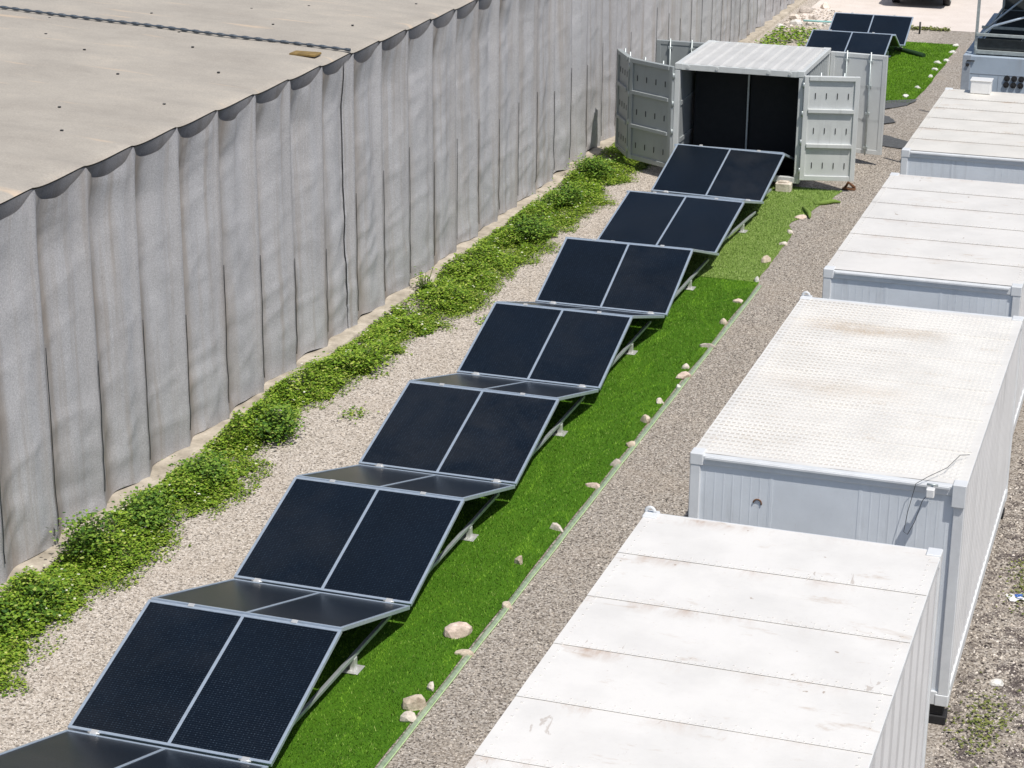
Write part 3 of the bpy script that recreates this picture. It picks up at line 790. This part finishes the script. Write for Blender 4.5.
# ------------------------------------------------------------------ power container with rack, top right
pc = thing('power_container', 'blue-grey equipment container with six black round vents, top right', 'container', (-3.35, 47.2, 0))
mb = MB(); mb.bev(-1.31, 1.31, -3.0, 3.0, .2, 2.70, .02); mb.build('body', M['powerwall'], pc)
mb = MB()
for z in (.8, 1.35, 1.9, 2.32): mb.box(-1.31+.15, 1.25, -3.006, -2.995, z, z+.012)
for x in (-.95, -.55, -.1, .4): mb.box(x, x+.01, -3.006, -2.995, .5, 2.3)
mb.bev(-1.31, -1.14, -3.02, -2.99, .2, 2.70, .005)
mb.build('panel_joints', plain('joint_grey', (.36, .40, .45, 1), .5), pc)
for dx in (0, .147, .294):
    for dz in (0, -.137):
        v = MB(); x, z = -.365+dx-.008*(dz < 0), 2.265+dz
        v.tube([(x, -3.0, z), (x, -3.035, z)], .062, 16); v.tube([(x, -3.034, z), (x, -3.05, z)], .022, 8); v.build('vent', M['dark'], pc)
v = MB(); v.tube([(-1.2, -3.02, 2.50), (-1.2, -3.05, 2.50)], .035, 12); v.build('port', M['dark'], pc)
v = MB(); v.box(-1.22, -1.06, -3.045, -3.01, 2.58, 2.60); v.build('handle', M['dark'], pc)
for sx in (-1, 1):
    for yy in (-2.8, 2.8): MB().bev(sx*1.1-.1, sx*1.1+.1, yy-.1, yy+.1, 0, .196, .01).build('support_block', M['dark'], pc)
rk = thing('roof_rack', 'dark steel rack with poles and struts on the equipment container', 'rack', (-3.35, 47.2, 2.70))
mb = MB()
for sx in (-1.08, 1.24):
    for yy in (-2.85, 2.85): mb.bev(sx-.03, sx+.03, yy-.03, yy+.03, 0, 1.95, .004)
mb.build('pole', M['galv'], rk)
mb = MB()
for yy in (-2.9, -1.9, 2.9): mb.bev(-1.08, 1.27, yy-.02, yy+.02, .03, .11, .004); mb.bev(-1.08, 1.27, yy-.02, yy+.02, .40, .46, .004)
for sx in (-1.08, 1.25): mb.bev(sx-.02, sx+.02, -2.9, 2.9, .12, .18, .004)
mb.build('rail', M['galv'], rk)
mb = MB(); mb.box(-1.05, 1.25, -2.86, 2.86, .0, .025)
for k in range(40): mb.box(-1.05, 1.25, -2.86+k*.145, -2.84+k*.145, .025, .10)
mb.box(-1.05, 1.25, -2.84, -2.83, .12, .34); mb.box(-1.05, 1.25, 2.83, 2.84, .12, 1.6)
mb.build('grating', plain('grating', (.05, .058, .06, 1), .7, 0, .3), rk)
mb = MB(); mb.tube([(-1.08, -2.88, .35), (-.75, -2.88, .62), (.35, -2.88, 1.0)], .028, 6); mb.tube([(-.9, -2.2, .5), (-.1, -2.2, 1.25)], .025, 6); mb.tube([(-.2, -2.7, .2), (.1, -2.7, .85)], .022, 6)
mb.build('strut', M['alu'], rk)
cp = thing('canopy_panel', 'tilted purple-grey solar canopy with pale grid lines, top right corner', 'solar panel', (-3.2, 46.9, 3.9))
Mx = Matrix.Rotation(rad(27), 4, 'Y')
mb = MB(); mb.box(-1.05, 1.15, -2.7, 2.7, 0, .02); o = mb.build('module', M['pv_canopy'], cp); o.matrix_local = Mx
mb = MB(); mb.bev(-1.09, -1.05, -2.74, 2.74, -.03, .03, .005); mb.bev(1.15, 1.19, -2.74, 2.74, -.03, .03, .005)
mb.bev(-1.05, 1.15, -2.74, -2.70, -.03, .03, .005); mb.bev(-1.05, 1.15, 2.70, 2.74, -.03, .03, .005); mb.box(-1.04, 1.14, -2.69, 2.69, -.02, -.004)
o = mb.build('frame', M['alu'], cp); o.matrix_local = Mx

# ------------------------------------------------------------------ stones
def stone(label, x, y, sx, sy, sz, mat, group, seed, rz=None, name='stone', cat='stone', z=0):
    r = random.Random(seed); bm = bmesh.new(); bmesh.ops.create_icosphere(bm, subdivisions=2, radius=1)
    planes = []
    for _ in range(9):
        n = Vector((r.gauss(0, 1), r.gauss(0, 1), r.gauss(0, .8))).normalized(); planes.append((n, r.uniform(.55, .9)))
    for v in bm.verts:
        p = v.co.copy()
        for n, d in planes:
            q = p.dot(n)
            if q > d: p -= n*(q-d)
        p *= 1+.10*mnoise.noise(p*2.2+Vector((seed, 0, 0)))
        v.co = Vector((p.x*sx, p.y*sy, max(-.25, p.z)*sz+sz*.22))
    mb = MB().add(bm); bm.free(); o = mb.build(name, mat, None, (x, y, z)); o.rotation_euler = (0, 0, r.uniform(0, 6.3) if rz is None else rz)
    return tag(o, label, cat, group)
G = 'stones along the near turf edge'
ST = [(463, '', -7.16, 19.86, .17, .115, .10, 'pink', 'largest stone, flat and pinkish, on the turf beside the edging'),
 (1, '', -6.93, 19.42, .11, .06, .045, 'tan', 'flat tan stone on the edging just nearer than the large pinkish stone'),
 (2, '', -6.99, 18.55, .085, .05, .05, 'pale', 'small pale upright stone on the edging near the bottom of the picture'),
 (3, '', -7.01, 18.10, .13, .11, .10, 'tan', 'rounded tan stone, larger of the touching pair nearest the camera'),
 (4, '', -6.97, 17.82, .085, .07, .07, 'pale', 'small pale stone, smaller of the touching pair nearest the camera'),
 (5, '', -6.88, 20.75, .075, .06, .055, 'tan', 'small tan stone on the edging just beyond the large pinkish stone'),
 (6, '', -7.12, 21.95, .065, .055, .075, 'tan', 'small square tan stone on the turf level with the second panel'),
 (7, '', -7.02, 23.13, .12, .06, .055, 'pale', 'long pale flat stone on the edging level with the third panel foot'),
 (8, '', -6.99, 24.66, .11, .06, .05, 'pink', 'flat pinkish stone on the turf right beside the edging, level with the third panel'),
 (9, '', -6.93, 25.55, .09, .065, .06, 'grey', 'grey angular stone on the edging, next beyond the flat pinkish one'),
 (10, '', -6.91, 26.33, .085, .06, .05, 'tan', 'small tan oval stone on the edging beside the tread-roof container'),
 (11, '', -6.98, 27.35, .09, .08, .075, 'tan', 'chunky tan stone on the turf level with the fourth panel'),
 (12, '', -6.99, 28.2, .07, .06, .055, 'pale', 'small pale stone on the turf just beyond the chunky tan one'),
 (13, '', -6.90, 28.98, .06, .04, .035, 'white', 'tiny white chip nearest the camera in the cluster of three stones'),
 (14, '', -6.93, 29.45, .13, .08, .07, 'pink', 'largest reddish stone in the middle of the cluster of three'),
 (15, '', -7.0, 29.9, .075, .06, .055, 'pale', 'pale stone at the far side of the cluster of three'),
 (16, '', -6.94, 31.05, .13, .06, .05, 'grey', 'long flat grey stone across the edging level with the fifth panel'),
 (17, '', -6.98, 32.4, .08, .065, .06, 'tan', 'yellowish stone on the bright turf level with the fifth panel'),
 (18, '', -7.01, 33.66, .10, .06, .05, 'pink', 'flat orange-pink stone near the far end of the bright turf'),
 (19, '', -6.98, 35.05, .065, .055, .065, 'white', 'small white stone where the bright and pale turf mats meet'),
 (20, '', -7.10, 36.42, .15, .09, .08, 'tan', 'big brown-tan stone on the pale turf mat'),
 (21, '', -7.05, 37.7, .09, .06, .045, 'pale', 'flat pale stone on the pale turf just beyond the big tan one'),
 (22, '', -7.08, 38.6, .10, .06, .055, 'pale', 'pale stone on the pale turf, second beyond the big tan one'),
 (23, '', -7.12, 39.85, .19, .11, .035, 'pink', 'thin flat pinkish slab near the ragged end of the pale turf')]
for sd, _, x, y, a_, b_, c_, m, lab in ST: stone(lab, x, y, a_*1.08, b_*1.05, c_*1.45, M['stone_'+m], G, sd)
G2 = 'white stones along the far turf edge'
for q, (x, y, lab) in enumerate([(-6.95, 53.0, 'white stone on the far turf edge, nearest the camera'), (-6.82, 54.3, 'white stone on the far turf edge, second from the camera'), (-6.72, 56.0, 'white stone on the far turf edge, third from the camera'), (-6.75, 57.1, 'white stone on the far turf edge, fourth from the camera'),
   (-6.80, 58.2, 'left white stone of the touching pair on the far turf edge'), (-6.62, 58.6, 'right white stone of the touching pair on the far turf edge'), (-6.62, 60.0, 'flat white stone near the far corner of the far turf'), (-6.7, 61.2, 'farthest white stone, at the end of the far turf')]):
    stone(lab, x, y, .13, .09, .07, M['stone_white'], G2, 50+q)
# rubble heap at the far end of the fabric wall
r = random.Random(21)
places = ['left', 'right', 'near', 'far']
rub = [(-12.1, 62.6, .22, 'white', 'broken white block at the near end of the far rubble heap'), (-11.75, 63.3, .28, 'white', 'largest white block in the far rubble heap'), (-12.0, 64.4, .30, 'pale', 'pale block against the wall in the far rubble heap'),
 (-11.4, 64.6, .22, 'grey', 'grey lump on top of the far rubble heap'), (-11.9, 65.8, .34, 'grey', 'dark grey boulder at the back of the far rubble heap'), (-11.2, 62.6, .16, 'tan', 'tan lump at the right of the far rubble heap'), (-11.6, 61.8, .14, 'pink', 'reddish brick piece before the far rubble heap'),
 (-11.5, 66.9, .3, 'pale', 'pale boulder at the far end of the rubble heap'), (-10.9, 63.6, .12, 'white', 'small white lump at the right tip of the far rubble heap')]
for q, (x, y, s, m, lab) in enumerate(rub): stone(lab, x-.05, y, s*.8, s*.62, s*.55, M['stone_'+m], 'rubble heap at the far wall end', 80+q)
pebbles('rubble', M['pebble'], [(-12.2, -10.9, 60.5, 66.5, 900, .03, .08)], 9)
tag(bpy.data.objects['rubble'], 'small broken rubble at the far end of the fabric wall', 'rubble')
mb = MB(); mb.tube([(-11.55, 63.2, .16), (-10.55, 63.75, .08)], .03, 8); tag(mb.build('pipe', plain('teal_pipe', (.30, .58, .56, 1), .5)), 'pale teal pipe lying on the far rubble heap', 'pipe')
# red brick bit and pale lumps by the wall footing
stone('reddish brick fragment on the footing, level with the third panel', -12.05, 24.95, .13, .09, .05, plain('brick', (.38, .17, .11, 1), .9), 'fragments on the footing', 120, z=.02)
stone('pale rubble lump against the footing beside the reddish brick', -12.1, 25.75, .20, .14, .10, M['stone_pale'], 'fragments on the footing', 121, z=.02)
# right-hand strip of rough ground
stone('flat pale slab on the rough ground at the right edge', -1.0, 24.3, .24, .12, .05, M['stone_pale'], 'stones on the rough ground', 130)
stone('small white stone on the rough ground at the right edge', -1.28, 20.7, .10, .07, .06, M['stone_white'], 'stones on the rough ground', 131)
wp = thing('wrapper', 'crumpled white wrapper with a blue print on the right-hand ground', 'litter', (-1.28, 23.0, 0), .4)
MB().grid(lambda i, j: (-.13+.26*i, -.09+.18*j, .02+.03*fbm(i*3, j*3, 4, 2)), 8, 6, False).build('paper', M['white'], wp)
MB().grid(lambda i, j: (-.03+.10*i, -.03+.09*j, .026+.03*fbm((.1+.1*i+.28)*3, (.06+.09*j)/.18*3, 4, 2)), 4, 4, False).build('print', M['blue'], wp)
# dark geotextile pieces between the containers
def cloth(label, pts, z=.02, mat=None, seed=1):
    cx = sum(p[0] for p in pts)/len(pts); cy_ = sum(p[1] for p in pts)/len(pts)
    bm = bmesh.new(); vs = [bm.verts.new((p[0]-cx, p[1]-cy_, 0)) for p in pts]; f = bm.faces.new(vs)
    bmesh.ops.triangulate(bm, faces=[f]); bmesh.ops.subdivide_edges(bm, edges=bm.edges[:], cuts=4, use_grid_fill=True)
    for v in bm.verts: v.co.z = z+.05*abs(fbm(v.co.x*2.2, v.co.y*1.4, seed, 3))
    r_ = bmesh.ops.extrude_face_region(bm, geom=bm.faces[:])
    for e in r_['geom']:
        if isinstance(e, bmesh.types.BMVert): e.co.z -= .012
    bmesh.ops.recalc_face_normals(bm, faces=bm.faces[:])
    o = MB().add(bm).build('ground_cloth', mat or M['sheet'], None, (cx, cy_, 0)); bm.free()
    return tag(o, label, 'ground cloth', 'dark ground cloth pieces')
cloth('dark cloth strip along the near edge of the far turf', [(-9.4, 50.4), (-7.4, 50.9), (-6.75, 51.9), (-6.6, 52.6), (-7.2, 51.75), (-9.4, 51.2)], seed=1)
cloth('small dark cloth scrap by the right rear door', [(-7.6, 49.4), (-7.1, 49.25), (-6.7, 49.7), (-6.95, 50.3), (-7.6, 50.5)], seed=2)
cloth('dark cloth strip on the gravel before the farthest white container', [(-7.5, 47.3), (-6.7, 47.0), (-6.0, 46.8), (-5.85, 47.4), (-6.6, 48.0), (-7.6, 48.5)], seed=3)
cloth('narrow dark cloth scrap beside the farthest white container', [(-6.0, 49.2), (-5.55, 49.3), (-5.5, 49.7), (-5.95, 49.6)], seed=4)

# ------------------------------------------------------------------ weeds along the wall
def leaf(mb, p, s, r, upw=.5):
    t = r.uniform(0, 6.283); e = r.uniform(-.3, 1.0)*upw
    d = Vector((math.cos(t), math.sin(t), e)).normalized(); w_ = d.cross(Vector((r.gauss(0, .3), r.gauss(0, .3), 1))).normalized()*s*r.uniform(.28, .42)
    q = p+d*s*.5; e2 = p+d*s-Vector((0, 0, s*.15))
    mb.face([p, q-w_, e2, q+w_])
def weed_right(y): return -11.48+.28*fbm(y*.45, 2, 0, 3)+.22*fbm(y*1.6, 8, 0, 2) - (.25 if 24 < y < 29 else 0)+(.22 if y > 30 else 0)
r = random.Random(11); mb = MB(); fl_ = MB(); N = 0
while N < 125000:
    y = 15.5+29.5*r.random(); xr = weed_right(y); xl = -12.42
    u = r.random(); x = xl+(xr-xl)*u
    dens = .70+.8*fbm(x*1.3, y*.9, 5, 3)-max(0, u-.8)*2.0-max(0, .16-u)*2.5*(1 if y > 20 else 0)
    if r.random() > dens: continue
    hg = (.10+.40*max(0, fbm(x*1.1+3, y*.9, 9, 3)+.22))*(1-abs(u-.38)*1.25)
    z = r.random()**.6*max(.04, hg)
    if fbm(x*2.1, y*1.4, 33, 3) < -.38: continue
    leaf(mb, Vector((x, y, z)), r.uniform(.025, .062), r, .6); N += 1
    if r.random() < .004: leaf(fl_, Vector((x, y, z+.05)), .05, r, .2)
low = MB(); r = random.Random(41); N = 0   # low yellow-green runners thinning out into the gravel
while N < 60000:
    y = 15.5+29.5*r.random(); xr = weed_right(y)
    x = xr+.32-1.05*r.random()**.85
    if x < -12.40: continue
    dd = (x-xr+.12)/.42
    if r.random() > .95-max(0, dd)*1.15+1.5*fbm(x*1.9, y*1.3, 15, 4)*min(1, max(.15, dd+.4)): continue
    leaf(low, Vector((x, y, .01+.08*r.random()*max(.25, 1-max(0, dd)))), r.uniform(.020, .050), r, .5); N += 1
tag(low.build('low_weeds', leafy('low_weed_leaf', [(0, (.07, .15, .012, 1)), (.5, (.19, .29, .025, 1)), (.9, (.30, .40, .045, 1)), (1, (.45, .46, .14, 1))])), 'bright yellow-green runners at the gravel side of the wall weeds', 'weeds', kind='stuff')
r2_ = random.Random(13)
for _ in range(6000):   # sparse growth behind the container, thinning into the gravel
    y = 47+15*r2_.random(); x = -12.1+1.3*r2_.random()
    if fbm(x*1.2, y*.6, 3, 3) < -.1: continue
    leaf(mb, Vector((x, y, r2_.random()*.18)), r2_.uniform(.06, .13), r2_, .6)
for _ in range(420):   # stray plants
    cxx = r2_.choice([(-10.75, 31.2), (-11.05, 26.2), (-11.05, 35.8)])
    leaf(mb, Vector((cxx[0]+r2_.gauss(0, .10), cxx[1]+r2_.gauss(0, .14), r2_.random()*.06)), r2_.uniform(.03, .06), r2_, .5)
tag(mb.build('ground_weeds', M['leaf']), 'low green weeds growing along the foot of the fabric wall', 'weeds', kind='stuff')
tag(fl_.build('weed_flowers', M['flower']), 'tiny whitish flowers among the weeds by the wall', 'flowers', kind='stuff')
mb = MB(); r = random.Random(17)
for cx_, cy_, n_ in ((-1.15, 23.5, 420), (-1.32, 19.75, 380), (-1.1, 24.6, 150), (-.9, 26.6, 220)):
    for _ in range(n_): leaf(mb, Vector((cx_+r.gauss(0, .15), cy_+r.gauss(0, .4), r.random()*.05)), r.uniform(.03, .06), r, .5)
tag(mb.build('sparse_weeds', leafy('sparse_leaf', [(0, (.10, .13, .03, 1)), (1, (.26, .28, .08, 1))])), 'sparse yellow-green weeds on the rough ground at the right', 'weeds', kind='stuff')
mb = MB(); r = random.Random(18)
for _ in range(900):
    x = r.uniform(-9.3, -7.2); leaf(mb, Vector((x, 63.75+.03*(x+12)+r.gauss(0, .12), r.random()*.06)), r.uniform(.05, .10), r, .8)
tag(mb.build('verge_weeds', bpy.data.materials['sparse_leaf']), 'thin dry weeds along the near edge of the concrete road', 'weeds', kind='stuff')
def bush(label, x, y, rad_, h, n_, seed, mat='leaf_dark'):
    r = random.Random(seed); h *= r.uniform(.62, .90); n_ = int(n_*1.8); sy_ = r.uniform(1.3, 2.3)
    root = thing('weed_bush', label, 'weed bush', (x, y, 0), 0, 'taller weed bushes along the fabric wall')
    st = MB(); lf = MB(); ns = 16
    for k in range(ns):
        t = r.uniform(0, 6.28); rr = rad_*r.uniform(.15, .95); tip = Vector((math.cos(t)*rr, math.sin(t)*rr*sy_, h*r.uniform(.4, 1.1)))
        pts = [Vector((tip.x*.2, tip.y*.2, 0)), Vector((tip.x*.55, tip.y*.55, tip.z*.5)), tip]
        st.tube(pts, [.012, .009, .004], 5)
        for _ in range(n_//ns):
            q = r.random()**.7
            p = (pts[0].lerp(pts[1], q*2) if q < .5 else pts[1].lerp(pts[2], q*2-1))
            sp = .04+.10*math.sin(q*2.6)*rad_/.3
            leaf(lf, p+Vector((r.gauss(0, sp), r.gauss(0, sp), r.gauss(0, .04)+.02)), r.uniform(.03, .075), r, .8)
    st.build('stems', M['stem'], root); lf.build('foliage', M[mat], root); return root
bush('tall dark weed bush in the bottom left corner, nearest of the bushes', -12.0, 18.5, .34, .55, 900, 1)
bush('tallest leafy weed bush against the curtain, level with the nearest panel ridge', -12.12, 20.35, .26, .68, 1000, 2)
bush('dark spreading weed bush just beyond the tallest one', -11.95, 21.55, .36, .48, 1100, 3)
bush('dark weed bush by the wall just nearer than the reddish brick', -11.9, 23.1, .34, .46, 1000, 4)
bush('dark weed bush right beside the reddish brick on the footing', -11.75, 25.0, .34, .50, 1000, 5)
bush('broad green weed bush by the wall level with the fourth panel', -11.75, 28.2, .34, .36, 900, 6, 'leaf')
bush('green weed bush by the wall level with the fifth panel', -11.75, 31.9, .36, .40, 900, 7, 'leaf')
bush('tall dark weed bush standing out by the wall, level with the sixth panel', -11.65, 36.4, .42, .68, 1500, 8)
bush('dark weed bush between the tall one and the container door', -11.85, 39.0, .34, .55, 1000, 9)
bush('dark weed bush at the foot of the open container left door', -11.9, 41.6, .40, .58, 1300, 10)
bush('lone weed stalk climbing the curtain level with the fifth panel', -12.3, 32.4, .14, .52, 120, 12, 'leaf')

# ------------------------------------------------------------------ parked car at the top edge (only its lower rear shows)
car = thing('parked_car', 'black parked car cut by the top edge, only its bumper showing', 'car', (-8.75, 70.35, 0))
prof = [(-2.2, .30), (-2.26, .62), (-2.2, .95), (-1.95, 1.05), (-1.45, 1.48), (.35, 1.52), (1.05, 1.05), (2.1, .86), (2.25, .60), (2.2, .30)]
bm = bmesh.new(); n = len(prof)
ring = []
for s, sh in ((-.93, 1), (-.86, 0), (.86, 0), (.93, 1)):
    ring.append([bm.verts.new((s*(.78 if (z > 1.2 and True) else 1.), y*(1. if not sh else .985), z if not sh else .30+(z-.30)*.94)) for y, z in prof])
for k in range(3):
    for i in range(n): bm.faces.new((ring[k][i], ring[k][(i+1) % n], ring[k+1][(i+1) % n], ring[k+1][i]))
bm.faces.new(ring[0][::-1]); bm.faces.new(ring[3]); bmesh.ops.recalc_face_normals(bm, faces=bm.faces[:])
MB().add(bm).build('body', M['carpaint'], car); bm.free()
mb = MB(); mb.bev(-.92, .92, -2.34, -2.20, .34, .60, .03); mb.build('bumper', M['dark'], car)
mb = MB(); mb.face([(-.62, -1.93, 1.08), (.62, -1.93, 1.08), (.60, -1.50, 1.455), (-.60, -1.50, 1.455)]); mb.build('rear_window', M['glass'], car, (0, -.02, .012))
for sx in (-1, 1):
    mb = MB(); mb.bev(sx*.70-.16, sx*.70+.16, -2.30, -2.20, .76, .90, .02); mb.build('tail_light', M['lamp'], car)
    for y in (-1.35, 1.38):
        wv = MB(); wv.tube([(sx*.72, y, .32), (sx*.93, y, .32)], .32, 20); o = wv.build('wheel', M['dark'], car)
        wv = MB(); wv.tube([(sx*.92, y, .32), (sx*.945, y, .32)], .19, 14); wv.build('rim', M['galv'], o)
mb = MB()
mb.tube([(-7.98, 63.0, 0), (-7.98, 63.0, .36)], .03, 6)
tag(mb.build('stake', M['black']), 'short dark stake standing by the corner of the farthest panel', 'stake')
